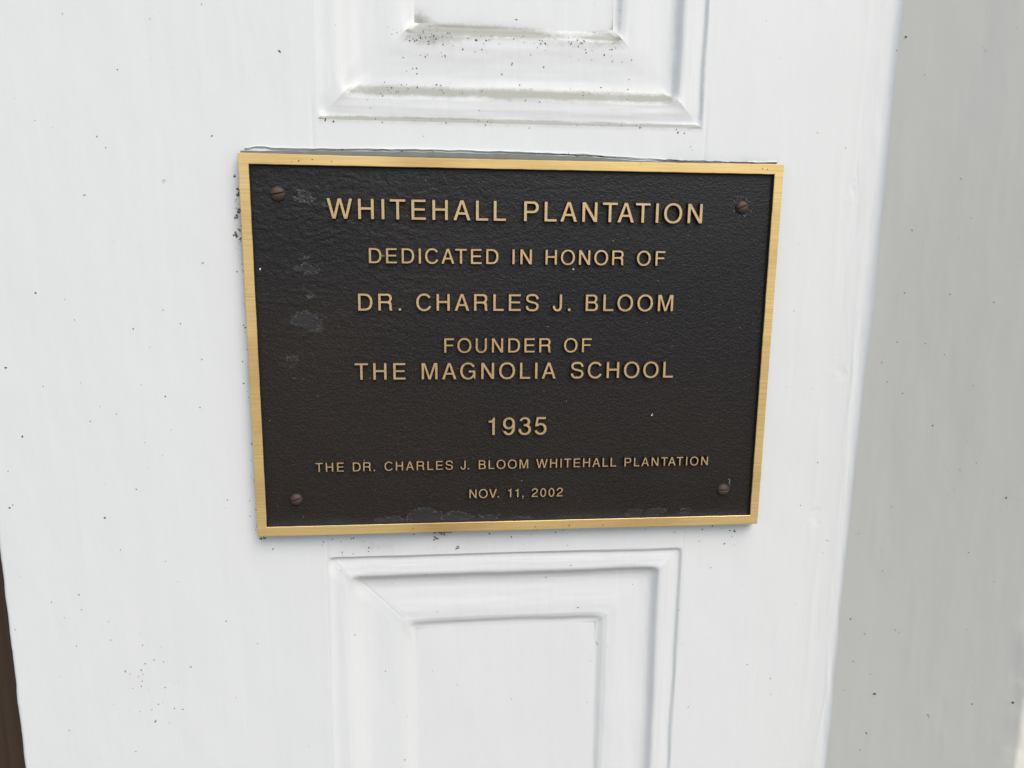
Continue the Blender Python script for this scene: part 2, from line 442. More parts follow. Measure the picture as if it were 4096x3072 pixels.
def strip(rect, side, seed):
    x0, x1, z0, z1 = rect
    if side in ('b', 't'):
        tl = np.linspace(0, 1, 210)
        d, t = np.meshgrid(DS, tl, indexing='ij')
        X = (x0 + d) * (1 - t) + (x1 - d) * t
        Z = (z0 + d) if side == 'b' else (z1 - d)
        u = X
    else:
        zs = samples(z0, z1, 0.0010, VLO, VHI, 0.03)
        tl = (zs - z0) / (z1 - z0)
        d, t = np.meshgrid(DS, tl, indexing='ij')
        Z = (z0 + d) * (1 - t) + (z1 - d) * t
        X = (x0 + d) if side == 'l' else (x1 - d)
        u = Z
    X = X + 0 * Z; Z = Z + 0 * X
    # paint has softened and wandered the edges
    kk = 0.0020 if rect is UPP else 0.0011
    eadj = np.minimum(X - x0, x1 - X) if side in ('b', 't') else np.minimum(Z - z0, z1 - Z)
    d_own = d
    ds0 = -kk * np.log(np.exp(-d / kk) + np.exp(-np.maximum(eadj, 0) / kk))
    fade = np.clip(d / 0.0012, 0, 1) * np.clip((MD - d) / 0.002, 0, 1) * np.clip((eadj - d) / 0.005, 0, 1)
    w = (0.00042 * fbm(u * 38, d * 40, seed, 3) + 0.0007 * vnoise(u * 11, d * 60, seed + 5)) * fade
    ds = np.clip(ds0 + w, 0, MD)
    e = np.maximum(eadj - d, 0)
    if side == 'l':
        wl = np.clip(e / 0.010, 0, 1); wl = wl * wl * (3 - 2 * wl)
        H = np.interp(ds, _dd, _phl) * wl + np.interp(ds, _dd, _ph) * (1 - wl)
    else:
        H = np.interp(ds, _dd, _ph)
    # mitre hairline and filled lower corners
    H = H + (0.0 if rect is UPP else 0.00010) * gauss(e, 0, 0.0004) * np.clip(d / 0.004, 0, 1) * (X < -0.02)
    H = H - (0.0007 * np.exp(-e / 0.006)) * gauss(d, 0.0125, 0.0032) - 0.0006 * np.exp(-e / 0.005) * gauss(d, 0.0422, 0.0025)
    Y = H - paint_relief(X, Z) - 0.00014 * fbm(u * 30, d * 300, seed + 9, 3) * fade
    Y = np.where(d == 0, -paint_relief(X, Z), Y)
    g = np.zeros_like(H)
    if rect is UPP:
        if side == 'b':
            H = H + 0.0
            v1 = 0.55 + 0.45 * vnoise(X * 34, 0 * X, 90)
            g = 1.5 * (0.35 + 0.65 * v1) * gauss(d, 0.0136, 0.0021) + 1.1 * gauss(d, 0.0009, 0.0008) + 1.35 * (0.6 + 0.4 * vnoise(X * 40, 0 * X, 94)) * gauss(d, 0.0416, 0.0020)
            g = g + 0.48 * gauss(d, 0.0375, 0.0030) * (gauss(X, -0.043, 0.013) + 0.75 * gauss(X, 0.034, 0.020)) + 0.12 * gauss(d, 0.031, 0.006) * gauss(X, -0.03, 0.02)
            g = g + 1.5 * gauss(d, 0.0402, 0.0004) * np.clip(0.6 + vnoise(X * 50, 0 * X, 97), 0.1, 1) + 1.3 * gauss(d, 0.0002, 0.00035) * np.clip(0.65 + vnoise(X * 60, 0 * X, 98), 0.15, 1)
            g = g * np.clip(e / 0.003, 0.45, 1)
        else:
            lowend = np.clip(1 - (Z - rect[2]) / 0.09, 0, 1)
            k = 0.55 if side == 'r' else 0.22
            g = k * (0.65 * gauss(d, 0.0145, 0.0014) + 0.7 * gauss(d, 0.0008, 0.0006) + 0.8 * gauss(d, 0.0414, 0.0014)) * (0.35 + 0.65 * lowend)
    else:
        k = {'t': 0.10, 'r': 0.14, 'l': 0.03, 'b': 0.4}[side]
        g = k * (gauss(d, 0.0145, 0.0014) + gauss(d, 0.0008, 0.0005) + 0.8 * gauss(d, 0.0414, 0.0012))
    return grid_obj("moulding_strip", X, Y, Z, M_PAINT, pil, {"grime": g}, flip=side in ('b', 'r'))

def panel(rect, seed):
    for i, s in enumerate('tblr'):
        strip(rect, s, seed + 20 * i)
    x0, x1, z0, z1 = rect[0] + MD, rect[1] - MD, rect[2] + MD, rect[3] - MD
    xs = np.linspace(x0, x1, 100); zs = samples(z0, z1, 0.0010, VLO, VHI, 0.03)
    X, Z = np.meshgrid(xs, zs, indexing='ij')
    Y = PFIELD - paint_relief(X, Z)
    g = np.zeros_like(X)
    if rect is UPP:
        g = 0.55 * np.exp(-(Z - z0) / 0.0022) * (0.5 + 0.5 * vnoise(X * 40, 0 * X, 94)) + 0.25 * np.exp(-(x1 - X) / 0.0025)
        g = g + 0.5 * gauss(X, x0 + 0.002, 0.004) * gauss(Z, z0 + 0.001, 0.004)
    grid_obj("panel_field", X, Y, Z, M_PAINT, pil, {"grime": g})
panel(LOW, 200)
panel(UPP, 300)

# filler feathered over the stile and worked into the inner corner
zz = ALLZ
PHI0 = math.radians(50)
fs = np.linspace(0, 1, 22); as_ = np.linspace(0, 1, 16)[1:]
RADC = 0.0062
cs = np.concatenate([fs - 1, as_])                    # <0 on the flat, >0 round the hollow
A, Z = np.meshgrid(cs, zz, indexing='ij')
rad = RADC + 0.0036 * fbm(Z * 15, 0 * Z, 77, 3)
flat_w = 0.0085 + 0.0030 * fbm(Z * 30, 0 * Z, 79, 3)
S_ = np.clip(A + 1, 0, 1); Th = np.clip(A, 0, 1) * PHI0
x_t = PX1 - rad * math.tan(PHI0 / 2)
Xc = np.where(A < 0, x_t - flat_w * (1 - S_), x_t + rad * np.sin(Th))
Yc = np.where(A < 0, 0.0, -rad + rad * np.cos(Th))
feather = S_ * S_ * (3 - 2 * S_)
endf = np.clip(A, 0, 1); endf = 1 - endf * endf * (3 - 2 * endf)
bodyh = 0.00022 * feather * endf
for k, (pc, am) in enumerate(((0.30, 0.00028), (0.52, 0.00036), (0.72, 0.00030))):
    c = pc + 0.22 * vnoise(Z * 16, 0 * Z, 60 + k) + 0.06 * vnoise(Z * 75, 0 * Z, 63 + k)
    bodyh = bodyh + am * np.clip(0.25 + 1.1 * vnoise(Z * 13, 0 * Z + 3, 66 + k), 0, 1) * gauss(S_, c, 0.085) * (A < 0.3) * feather
bodyh = bodyh + 0.00022 * fbm(Xc * 300, Z * 60, 71, 3) * feather * endf
Yc = Yc - bodyh * np.cos(Th) + 0.00045 * (A <= -0.999)
Yc = Yc - paint_relief(Xc, Z) * (A < 0) * 0.9
Xc = Xc - bodyh * np.sin(Th)
grid_obj("caulk_bead", Xc, Yc, Z, M_PAINT, pil, {"grime": 0 * A})

# backing of the pilaster so that it is a solid box from behind
box_obj("core", PX0 + 0.0008, 0.60, 0.012, 0.108, 0.0, ZTOP, M_JAMB, pil)

# ------------------------------------------------------------------ side wall on the right
SPL = math.radians(40)                # the reveal is splayed outwards by this angle
JL = 0.0905
jd = (math.sin(SPL), -math.cos(SPL)); jn = (-math.cos(SPL), -math.sin(SPL))
wall = empty("splayed_wall_return", (PX1, 0.0, 0.0), "grey-white painted wall return angling forward at the right edge beside the plaque pilaster", "wall")
R2 = 0.003; PHI = math.pi / 2 - SPL
TL2 = R2 * math.tan(PHI / 2)
ts = np.linspace(-0.002, JL - TL2, 110)
px = [PX1 + t * jd[0] for t in ts]; py = [t * jd[1] for t in ts]
qx, qy = PX1 + JL * jd[0], JL * jd[1]
ccx, ccy = qx + TL2, qy + R2
for a_ in np.linspace(PHI, 0, 8)[1:]:
    px.append(ccx - R2 * math.sin(a_)); py.append(ccy - R2 * math.cos(a_))
fx = np.linspace(qx + TL2, qx + 0.04, 24)[1:]
px += list(fx); py += [qy] * len(fx)
fx = np.linspace(qx + 0.04, 0.75, 12)[1:]
px += list(fx); py += [qy] * len(fx)
px = np.array(px); py = np.array(py)
dpx = np.gradient(px); dpy = np.gradient(py); ln = np.hypot(dpx, dpy); nxx = dpy / ln; nyy = -dpx / ln
Q = np.concatenate([[0], np.cumsum(np.hypot(np.diff(px), np.diff(py)))]) - 0.002
X, Z = np.meshgrid(px, ALLZ, indexing='ij'); Y, NX, NY, QQ = (np.meshgrid(v, ALLZ, indexing='ij')[0] for v in (py, nxx, nyy, Q))
rel = 0.00022 * fbm(QQ * 40, Z * 12, 120, 3) + 0.00003 * fbm(QQ * 320, Z * 14, 125, 2)
edge = np.exp(-(np.abs(QQ - JL) / 0.006) ** 2)
rel = rel + 0.0008 * fbm(Z * 60, QQ * 90, 131, 3) * edge
grid_obj("wall_face", X + NX * rel, Y + NY * rel, Z, M_JAMB, wall)

# ------------------------------------------------------------------ brown door beyond the left edge
door = empty("wooden_door", (-0.72, 0.10, 0.0), "dark brown stained wood surface glimpsed past the pilaster's lower left edge", "door")
box_obj("door_stile", -0.375, -0.2505, 0.118, 0.160, 0.02, 2.1, M_WOOD, door, 0.003)
box_obj("door_panel", -1.05, -0.3755, 0.134, 0.150, 0.02, 2.1, M_WOOD, door)
box_obj("door_stile", -1.175, -1.0505, 0.118, 0.160, 0.02, 2.1, M_WOOD, door, 0.003)
box_obj("door_moulding", -0.390, -0.3760, 0.124, 0.1335, 0.15, 1.95, M_WOOD, door, 0.004)

# ------------------------------------------------------------------ the plaque
PW, PH2 = 0.127, 0.0907               # half width, half height
IW0, IW1, IH = -0.1227, 0.1229, 0.0861
FD = 0.0021                            # sunk field
plq = empty("bronze_plaque", (0, 0, Z0), "dark cast bronze dedication plaque with raised gold lettering and border, screwed to the white pilaster", "plaque")

# field plate, with the leather-grained cast surface
xs = np.linspace(IW0 - 0.001, IW1 + 0.001, 420); zs = np.linspace(-IH - 0.001, IH + 0.001, 300)
X, Z = np.meshgrid(xs, zs, indexing='ij')
grain = fbm(X * 420 + 2 * vnoise(X * 60, Z * 60, 4), Z * 620, 401, 2)
crease = 1 - np.abs(fbm(X * 150 + 1.5 * vnoise(X * 50, Z * 50, 14), Z * 330 + 1.2 * vnoise(X * 40, Z * 40, 15), 411, 3)) * 2
roughzone = 0.45 + 1.1 * np.clip(0.5 - X / 0.16, 0, 1) * np.clip(0.35 + Z / 0.10, 0, 1)
Y = -T + FD - roughzone ** 1.3 * (0.000055 * grain + 0.00011 * np.clip(crease - 0.35, 0, 1)) - 0.00006 * fbm(X * 30, Z * 30, 421, 2)
sm = np.zeros_like(X)
for (cx_, cz_, sx, sz, a) in ((-.0985, .0720, .0065, .0050, .55), (-.0900, .0690, .006, .004, .45), (-.1010, .0450, .0085, .0022, .42), (-.0985, .0395, .0090, .0035, .62), (-.101, .0310, .0030, .0022, .5),
                              (-.0975, .0270, .0035, .0025, .55), (-.1005, .0160, .0080, .0045, .85), (-.0965, .0120, .006, .004, .6), (-.1085, -.0030, .009, .006, .45), (-.106, -.012, .006, .004, .38),
                              (-.062, -.0850, .010, .0035, .8), (-.046, -.0830, .010, .0050, .95), (-.030, -.0840, .010, .0042, .8), (-.013, -.0850, .009, .0035, .6), (.003, -.0858, .009, .0026, .6),
                              (.062, -.0835, .006, .0030, .75), (.072, -.0840, .008, .0032, .7), (.088, -.0835, .006, .0030, .6), (.1112, -.0690, .0011, .0045, .7)):
    sm = np.maximum(sm, a * np.exp(-(((X - cx_) / sx) ** 2 + ((Z - cz_) / sz) ** 2)))
Y = Y + np.clip(sm - 0.4, 0, 0.2) * 0.0002
ledge = 0.9 * np.exp(-(Z + IH) / 0.0016) * (0.6 + 0.4 * vnoise(X * 80, 0 * X, 9))
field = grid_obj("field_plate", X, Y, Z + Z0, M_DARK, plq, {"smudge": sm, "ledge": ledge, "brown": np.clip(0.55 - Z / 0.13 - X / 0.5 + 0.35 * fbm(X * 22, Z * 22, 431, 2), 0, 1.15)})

# raised border ring
def rect_loop(x0, x1, z0, z1, nx_=200, nz_=140):
    p = []
    p += [(x, z0) for x in np.linspace(x0, x1, nx_)[:-1]]
    p += [(x1, z) for z in np.linspace(z0, z1, nz_)[:-1]]
    p += [(x, z1) for x in np.linspace(x1, x0, nx_)[:-1]]
    p += [(x0, z) for z in np.linspace(z1, z0, nz_)[:-1]]
    return np.array(p)
def jitter(P, a, seed):
    return P + a * np.stack([vnoise(P[:, 1] * 260, P[:, 0] * 30, seed), vnoise(P[:, 0] * 260, P[:, 1] * 30, seed + 1)], 1)
loops = []
for (o, ins, y, a) in ((0.0008, None, 0.0, 0), (0.0002, None, -T + 0.0004, 0.00006), (-0.0001, None, -T, 0.00006)):
    P_ = jitter(rect_loop(-PW - o, PW + o, -PH2 - o, PH2 + o), a, 51)
    top = P_[:, 1] > PH2 - 0.001
    P_[top, 1] -= 0.0006 * np.clip(1 - (P_[top, 0] / PW) ** 2, 0, 1)
    loops.append((P_, y))
for (o, y, a) in ((0.00012, -T, 0.00007), (-0.0001, -T + 0.00022, 0.00007), (-0.00075, -T + FD + 0.0002, 0.0)):
    P_ = jitter(rect_loop(IW0 - o, IW1 + o, -IH - o, IH + o), a, 53)
    loops.append((P_, y))
V = []; F = []; MI = []
n = len(loops[0][0])
for P_, y in loops:
    V += [(p[0], y, p[1] + Z0) for p in P_]
for r in range(len(loops) - 1):
    for i in range(n):
        j = (i + 1) % n
        F.append((r * n + i, r * n + j, (r + 1) * n + j, (r + 1) * n + i)); MI.append(0 if r in (1, 2, 3) else 1)
VA = np.array(V); vz = VA[:, 2] - Z0
tn = (vz > 0.08) * (0.6 * gauss(VA[:, 0], -0.043, 0.012) + 0.3 * gauss(VA[:, 0], 0.0, 0.02)) + (vz < -0.08) * (0.55 * gauss(VA[:, 0], -0.036, 0.016) + 0.3 * gauss(VA[:, 0], 0.05, 0.02)) + 0.35 * (np.abs(VA[:, 0]) > 0.12) * np.clip(vnoise(vz * 60, 0 * vz, 33), 0, 1)
me = mesh_np("border", VA, np.array(F), {"tarnish": tn})
me.materials.append(M_BRASS); me.materials.append(M_SIDE)
me.polygons.foreach_set("material_index", np.array(MI, np.int32))
me.polygons.foreach_set("use_smooth", np.zeros(len(me.polygons), bool))
o = bpy.data.objects.new("border", me); COL.objects.link(o); o.parent = plq
o.matrix_parent_inverse = Matrix.Translation(plq.location).inverted()

# grey-green packing strip that shows along the top edge, and the torn paint lip over it
xs = np.linspace(-PW + 0.0006, 0.112, 200)
P_ = []
topz = PH2 + 0.0012 + 0.0016 * np.exp(-((xs + 0.03) / 0.085) ** 2) - 0.0022 * np.clip((xs - 0.03) / 0.082, 0, 1) + 0.00018 * vnoise(xs * 220, 0 * xs, 44)
prof = [(0.0, 0.0), (-0.0006, -0.00495), (-0.0030, -0.0050)]
V = np.array([[x, y, Z0 + tz + dz] for (dz, y) in prof for x, tz in zip(xs, topz)])
Fz = grid_faces(3, len(xs))
link("backing_strip", mesh_np("backing_strip", V, Fz), M_GASKET, plq)

def ribbon(name, xs, zc, w, y, mat, parent, seed):
    """thin raised wavy line lying on the wall"""
    m = len(xs)
    wv = w * (0.35 + 0.65 * np.abs(vnoise(xs * 330, 0 * xs, seed))) * np.clip(0.2 + 1.6 * vnoise(xs * 60, 0 * xs, seed + 1) + 0.5, 0.12, 1)
    V = []
    for k, (s, yy) in enumerate(((-1, 0.0003), (-0.5, y), (0.5, y), (1, 0.0003))):
        V += [(x, yy, Z0 + z + s * v) for x, z, v in zip(xs, zc, wv)]
    return link(name, mesh_np(name, np.array(V), grid_faces(4, m, True)), mat, parent)
xr = np.linspace(-0.1255, 0.1265, 620)
tz = np.interp(xr, xs, topz) ; tz = np.where(xr > 0.112, PH2 + 0.0003, tz)
liftA = 0.0009 * np.exp(-((xr + 0.1185) / 0.004) ** 4)
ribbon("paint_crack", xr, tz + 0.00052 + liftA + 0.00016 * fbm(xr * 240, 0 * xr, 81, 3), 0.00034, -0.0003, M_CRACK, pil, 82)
ribbon("paint_lip", xr, tz + 0.00115 + liftA + 0.00024 * fbm(xr * 170, 0 * xr, 85, 3), 0.00050, -0.0006, M_CHIP, pil, 86)
xr2 = np.linspace(0.070, 0.126, 160)
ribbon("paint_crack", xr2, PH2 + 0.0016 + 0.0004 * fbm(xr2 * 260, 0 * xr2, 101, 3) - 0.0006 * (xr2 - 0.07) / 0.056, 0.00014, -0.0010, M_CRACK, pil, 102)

# ------------------------------------------------------------------ lettering (all glyph outlines drawn here, 1000 units to the em)
def arc(cx, cy, rx, ry, a0, a1, n=22, p=2.15):
    out = []
    for t in np.linspace(math.radians(a0), math.radians(a1), n):
        c, s = math.cos(t), math.sin(t)
        k = (abs(c) ** p + abs(s) ** p) ** (-1 / p)
        out.append((cx + rx * c * k, cy + ry * s * k))
    return out

def spline(pts, n=7):
    P = [np.array(p, float) for p in pts]; P = [2 * P[0] - P[1]] + P + [2 * P[-1] - P[-2]]
    out = []
    for i in range(1, len(P) - 2):
        for t in np.linspace(0, 1, n, endpoint=False):
            a, b, c, d = P[i - 1], P[i], P[i + 1], P[i + 2]
            out.append(tuple(0.5 * ((2 * b) + (c - a) * t + (2 * a - 5 * b + 4 * c - d) * t * t + (3 * b - a - 3 * c + d) * t ** 3)))
    out.append(tuple(P[-2])); return out

def offset2(path, wx=118, wy=98):
    P = np.array(path); d = np.gradient(P, axis=0); d /= np.linalg.norm(d, axis=1)[:, None]
    nrm = np.stack([-d[:, 1], d[:, 0]], 1)
    h = np.sqrt((wx / 2 * nrm[:, 0]) ** 2 + (wy / 2 * nrm[:, 1]) ** 2)[:, None]
    return P + nrm * h, P - nrm * h

def stroke(path, wx=118, wy=98):
    a, b = offset2(path, wx, wy)
    return [tuple(p) for p in a] + [tuple(p) for p in b[::-1]]

G = {}
G['W'] = (944, [[(16, 718), (142, 718), (268, 165), (408, 718), (536, 718), (676, 165), (802, 718), (928, 718), (738, 0), (612, 0), (472, 555), (332, 0), (206, 0)]])
G['A'] = (667, [[(14, 0), (272, 718), (398, 718), (654, 0), (526, 0), (460, 200), (208, 200), (142, 0)], [(240, 296), (428, 296), (334, 590)]])
G['L'] = (556, [[(76, 0), (76, 718), (194, 718), (194, 98), (537, 98), (537, 0)]])
G['N'] = (722, [[(76, 0), (76, 718), (206, 718), (530, 190), (530, 718), (646, 718), (646, 0), (518, 0), (192, 530), (192, 0)]])
G['T'] = (611, [[(21, 718), (590, 718), (590, 620), (364, 620), (364, 0), (246, 0), (246, 620), (21, 620)]])
G['I'] = (278, [[(91, 0), (91, 718), (209, 718), (209, 0)]])
G['H'] = (722, [[(77, 0), (77, 718), (195, 718), (195, 425), (528, 425), (528, 718), (646, 718), (646, 0), (528, 0), (528, 325), (195, 325), (195, 0)]])
G['E'] = (667, [[(86, 0), (86, 718), (610, 718), (610, 620), (204, 620), (204, 417), (580, 417), (580, 320), (204, 320), (204, 98), (616, 98), (616, 0)]])
G['F'] = (611, [[(86, 0), (86, 718), (583, 718), (583, 620), (204, 620), (204, 415), (540, 415), (540, 318), (204, 318), (204, 0)]])
G['O'] = (778, [arc(389, 359, 352, 378, 0, 345, 24), arc(389, 359, 236, 280, 0, 345, 24)])
G['0'] = (556, [arc(278, 343, 241, 360, 0, 345, 24), arc(278, 343, 124, 264, 0, 345, 24)])
G['D'] = (722, [[(81, 0), (81, 718)] + arc(340, 359, 344, 359, 90, -90, 20, 2.35), [(199, 620)] + arc(335, 359, 230, 261, 90, -90, 20, 2.35) + [(199, 98)]])
G['P'] = (667, [[(76, 0), (76, 718)] + arc(400, 503, 226, 215, 90, -90, 16, 2.3) + [(194, 288), (194, 0)], [(194, 622)] + arc(390, 503, 118, 119, 90, -90, 14, 2.3) + [(194, 384)]])
G['R'] = (722, [[(77, 0), (77, 718)] + arc(440, 526, 214, 192, 90, -42, 16, 2.3) + [(612, 352), (636, 300), (640, 240), (645, 100), (658, 34), (684, 20), (684, 0), (556, 0), (536, 40), (529, 110), (523, 232), (505, 282), (455, 308), (195, 308), (195, 0)],
                [(195, 622)] + arc(430, 514, 108, 108, 90, -90, 14, 2.3) + [(195, 406)]])
G['B'] = (667, [[(74, 0), (74, 718)] + arc(390, 543, 205, 175, 90, -48, 14, 2.3) + arc(410, 200, 222, 200, 52, -90, 16, 2.3),
                [(192, 624)] + arc(388, 527, 92, 97, 90, -90, 12, 2.2) + [(192, 430)], [(192, 334)] + arc(403, 215, 108, 119, 90, -90, 12, 2.2) + [(192, 96)]])
G['M'] = (833, [[(73, 0), (73, 718), (235, 718), (417, 160), (598, 718), (761, 718), (761, 0), (647, 0), (647, 575), (470, 0), (363, 0), (187, 575), (187, 0)]])
G['C'] = (722, [stroke(arc(381, 359, 280, 329, 33, 332, 40, 2.1), 116, 98)])
G['G'] = (778, [arc(385, 359, 345, 378, 34, 308, 34, 2.1) + [(622, 100), (634, 0), (704, 0), (704, 388), (400, 388), (400, 292), (592, 292), (588, 240)] + arc(385, 359, 228, 282, 322, 30, 30, 2.1)])
G['J'] = (500, [stroke([(368, 718), (368, 500), (368, 300)] + arc(222, 205, 146, 174, 0, -180, 20, 2.1) + [(76, 235)], 116, 100)])
G['U'] = (722, [stroke([(138, 718), (138, 600), (138, 400), (138, 320)] + arc(361, 262, 223, 231, 180, 360, 24, 2.2) + [(584, 320), (584, 400), (584, 600), (584, 718)], 118, 100)])
G['V'] = (667, [[(20, 718), (148, 718), (334, 150), (519, 718), (647, 718), (398, 0), (270, 0)]])
G['S'] = (667, [stroke(spline([(560, 500), (548, 575), (490, 650), (410, 682), (320, 686), (220, 672), (145, 620), (120, 540), (140, 462), (215, 405), (330, 374), (445, 345), (535, 295), (565, 215), (545, 125), (470, 55), (340, 32), (210, 50), (128, 120), (106, 228)]), 114, 98)])
G['.'] = (278, [[(80, 0), (80, 118), (204, 118), (204, 0)]])
G[','] = (278, [[(80, 0), (80, 118), (204, 118), (204, 10), (192, -60), (150, -120), (82, -146), (82, -100), (122, -75), (140, -35), (143, 0)]])
G['1'] = (556, [[(359, 0), (359, 703), (275, 703), (258, 640), (210, 592), (101, 575), (101, 490), (243, 490), (243, 0)]])
G['3'] = (556, [arc(272, 520, 218, 183, 172, -38, 20, 2.1) + arc(274, 207, 248, 224, 46, -192, 26, 2.1) + arc(274, 207, 132, 128, -192, 84, 22, 2.1) + [(222, 336), (222, 424), (262, 426)] + arc(272, 520, 104, 92, -80, 172, 18, 2.1)])
G['5'] = (556, [[(110, 703), (472, 703), (472, 605), (190, 605), (168, 432)] + arc(270, 225, 246, 242, 108, -168, 26, 2.1) + arc(266, 225, 130, 145, -168, 138, 24, 2.1) + [(150, 322), (46, 330)]])
G['9'] = (556, [arc(278, 460, 240, 243, 0, 292, 26, 2.1) + [(398, 258)] + arc(270, 300, 125, 217, -20, -148, 14, 2.1) + [(148, 168), (42, 168)] + arc(270, 300, 248, 317, -160, 0, 22, 2.1) + [(518, 400)], arc(278, 460, 122, 148, 0, 340, 20, 2.1)])
_p = spline([(92, 470), (108, 570), (175, 638), (278, 658), (385, 635), (452, 570), (458, 480), (418, 395), (330, 320), (220, 245), (135, 165), (98, 90)])
_a, _b = offset2(_p, 114, 98)
G['2'] = (556, [[tuple(p) for p in _a[:-4]] + [(168, 98), (507, 98), (507, 0), (26, 0), (30, 50)] + [tuple(p) for p in _b[:-2][::-1]]])
KERN = {'TA': -130, 'AT': -85, 'OV': -10, 'V.': -105, 'J.': 0, 'LL': 0, 'R.': 0, '1,': 0}

def signed(P):
    x, y = P[:, 0], P[:, 1]
    return 0.5 * np.sum(x * np.roll(y, -1) - np.roll(x, -1) * y)

def grow(P, r):
    """miter offset away from the ink (r>0) for a loop whose ink lies to its left"""
    e = np.roll(P, -1, 0) - P; e /= np.maximum(np.linalg.norm(e, axis=1)[:, None], 1e-9)
    nr_ = np.stack([e[:, 1], -e[:, 0]], 1)
    n1 = np.roll(nr_, 1, 0); b = nr_ + n1; b /= np.maximum(np.linalg.norm(b, axis=1)[:, None], 1e-6)
    k = r / np.maximum(np.sum(b * nr_, 1), 0.5)
    return P + b * k[:, None]

LET = {}
def glyph_mesh(ch, depth):
    """raised letter: bronze face at y=0, dark drafted sides down to y=depth; x right, z up, in 1000-unit ems"""
    loops = []
    for k, lp in enumerate(G[ch][1]):
        P = np.array(lp, float)
        keep = np.linalg.norm(P - np.roll(P, 1, 0), axis=1) > 2.0
        P = P[keep]
        if (signed(P) > 0) != (k == 0): P = P[::-1]
        loops.append(P)
    V = []; F = []; MI = []
    tess = tessellate_polygon([[Vector((p[0], p[1], 0)) for p in P] for P in loops])
    flat = [p for P in loops for p in P]
    n = len(flat)
    ins = [grow(P, -11) for P in loops]
    V += [(p[0], 0.0, p[1]) for P in ins for p in P]
    for t in tess:
        a, b, c = (np.array(flat[i]) for i in t)
        s = (b[0] - a[0]) * (c[1] - a[1]) - (c[0] - a[0]) * (b[1] - a[1])
        F.append(tuple(t) if s > 0 else tuple(reversed(t))); MI.append(0)
    lv = [(-3, 0.12), (20, 1.0)]     # (outward draft, depth fraction)
    for off, fr in lv:
        for P in loops:
            Q = grow(P, off)
            V += [(q[0], depth * fr, q[1]) for q in Q]
    for L_ in range(2):
        st = 0
        for P in loops:
            m = len(P)
            for i in range(m):
                j = (i + 1) % m
                F.append((L_ * n + st + j, L_ * n + st + i, (L_ + 1) * n + st + i, (L_ + 1) * n + st + j)); MI.append(1)
            st += m
    me = bpy.data.meshes.new("letter_" + ch)
    me.from_pydata(V, [], F); me.materials.append(M_LETTER); me.materials.append(M_SIDE)
    me.polygons.foreach_set("material_index", np.array(MI, np.int32)); me.update()
    return me

NAMES = {'.': 'full_stop', ',': 'comma'}
def put_word(word, x0, x1, zb, cap, ref=718.0):
    s = cap / ref * MM
    adv = []; x = 0.0; pos = []
    for i, ch in enumerate(word):
        pos.append(x)
        x += G[ch][0] + (KERN.get(word[i:i + 2], 0) if i + 1 < len(word) else 0)
    def bb(ch):
        a = np.concatenate([np.array(l) for l in G[ch][1]]); return a[:, 0].min(), a[:, 0].max()
    l0 = bb(word[0])[0]; r1 = pos[-1] + bb(word[-1])[1]
    track = ((x1 - x0) * MM / s - (r1 - l0)) / max(1, len(word) - 1)
    for i, ch in enumerate(word):
        key = ch
        if key not in LET: LET[key] = glyph_mesh(ch, 1.0)
        o = bpy.data.objects.new(NAMES.get(ch, 'digit' if ch.isdigit() else 'letter'), LET[key]); COL.objects.link(o)
        o.parent = plq
        ox = x0 * MM - l0 * s + (pos[i] + track * i) * s
        o.location = (ox, -T, zb * MM)
        o.scale = (s, FD + 0.0002, s)

for w in (("WHITEHALL", -88.9, -6.3, 62.4, 9.3), ("PLANTATION", 2.0, 88.3, 62.4, 9.3),
          ("DEDICATED", -70.3, -9.7, 42.35, 7.08), ("IN", -3.2, 6.2, 42.35, 7.08), ("HONOR", 12.6, 50.8, 42.3, 7.06), ("OF", 57.0, 71.0, 42.2, 7.02),
          ("DR.", -75.8, -55.6, 20.2, 8.15), ("CHARLES", -48.7, 9.9, 20.2, 8.1), ("J.", 16.6, 25.4, 20.2, 8.08), ("BLOOM", 32.6, 76.1, 20.2, 8.08),
          ("FOUNDER", -35.6, 16.3, 0.05, 7.05), ("OF", 22.5, 36.2, 0.1, 6.95),
          ("THE", -78.2, -54.0, -12.9, 8.15), ("MAGNOLIA", -46.5, 19.0, -12.95, 8.14), ("SCHOOL", 26.2, 77.8, -12.85, 8.14),
          ("THE", -98.2, -84.5, -58.35, 4.6), ("DR.", -80.3, -69.5, -58.4, 4.6), ("CHARLES", -65.0, -31.5, -58.35, 4.6), ("J.", -27.8, -23.5, -58.4, 4.63),
          ("BLOOM", -18.8, 6.0, -58.4, 4.65), ("WHITEHALL", 9.9, 50.7, -58.3, 4.63), ("PLANTATION", 54.9, 98.4, -58.4, 4.58),
          ("NOV.", -23.4, -8.5, -73.4, 4.64)):
    put_word(*w)
put_word("1935", -14.1, 15.0, -41.1, 9.05, 703.0)
put_word("11,", -4.0, 3.9, -73.4, 4.6, 703.0)
put_word("2002", 7.9, 23.8, -73.45, 4.6, 703.0)

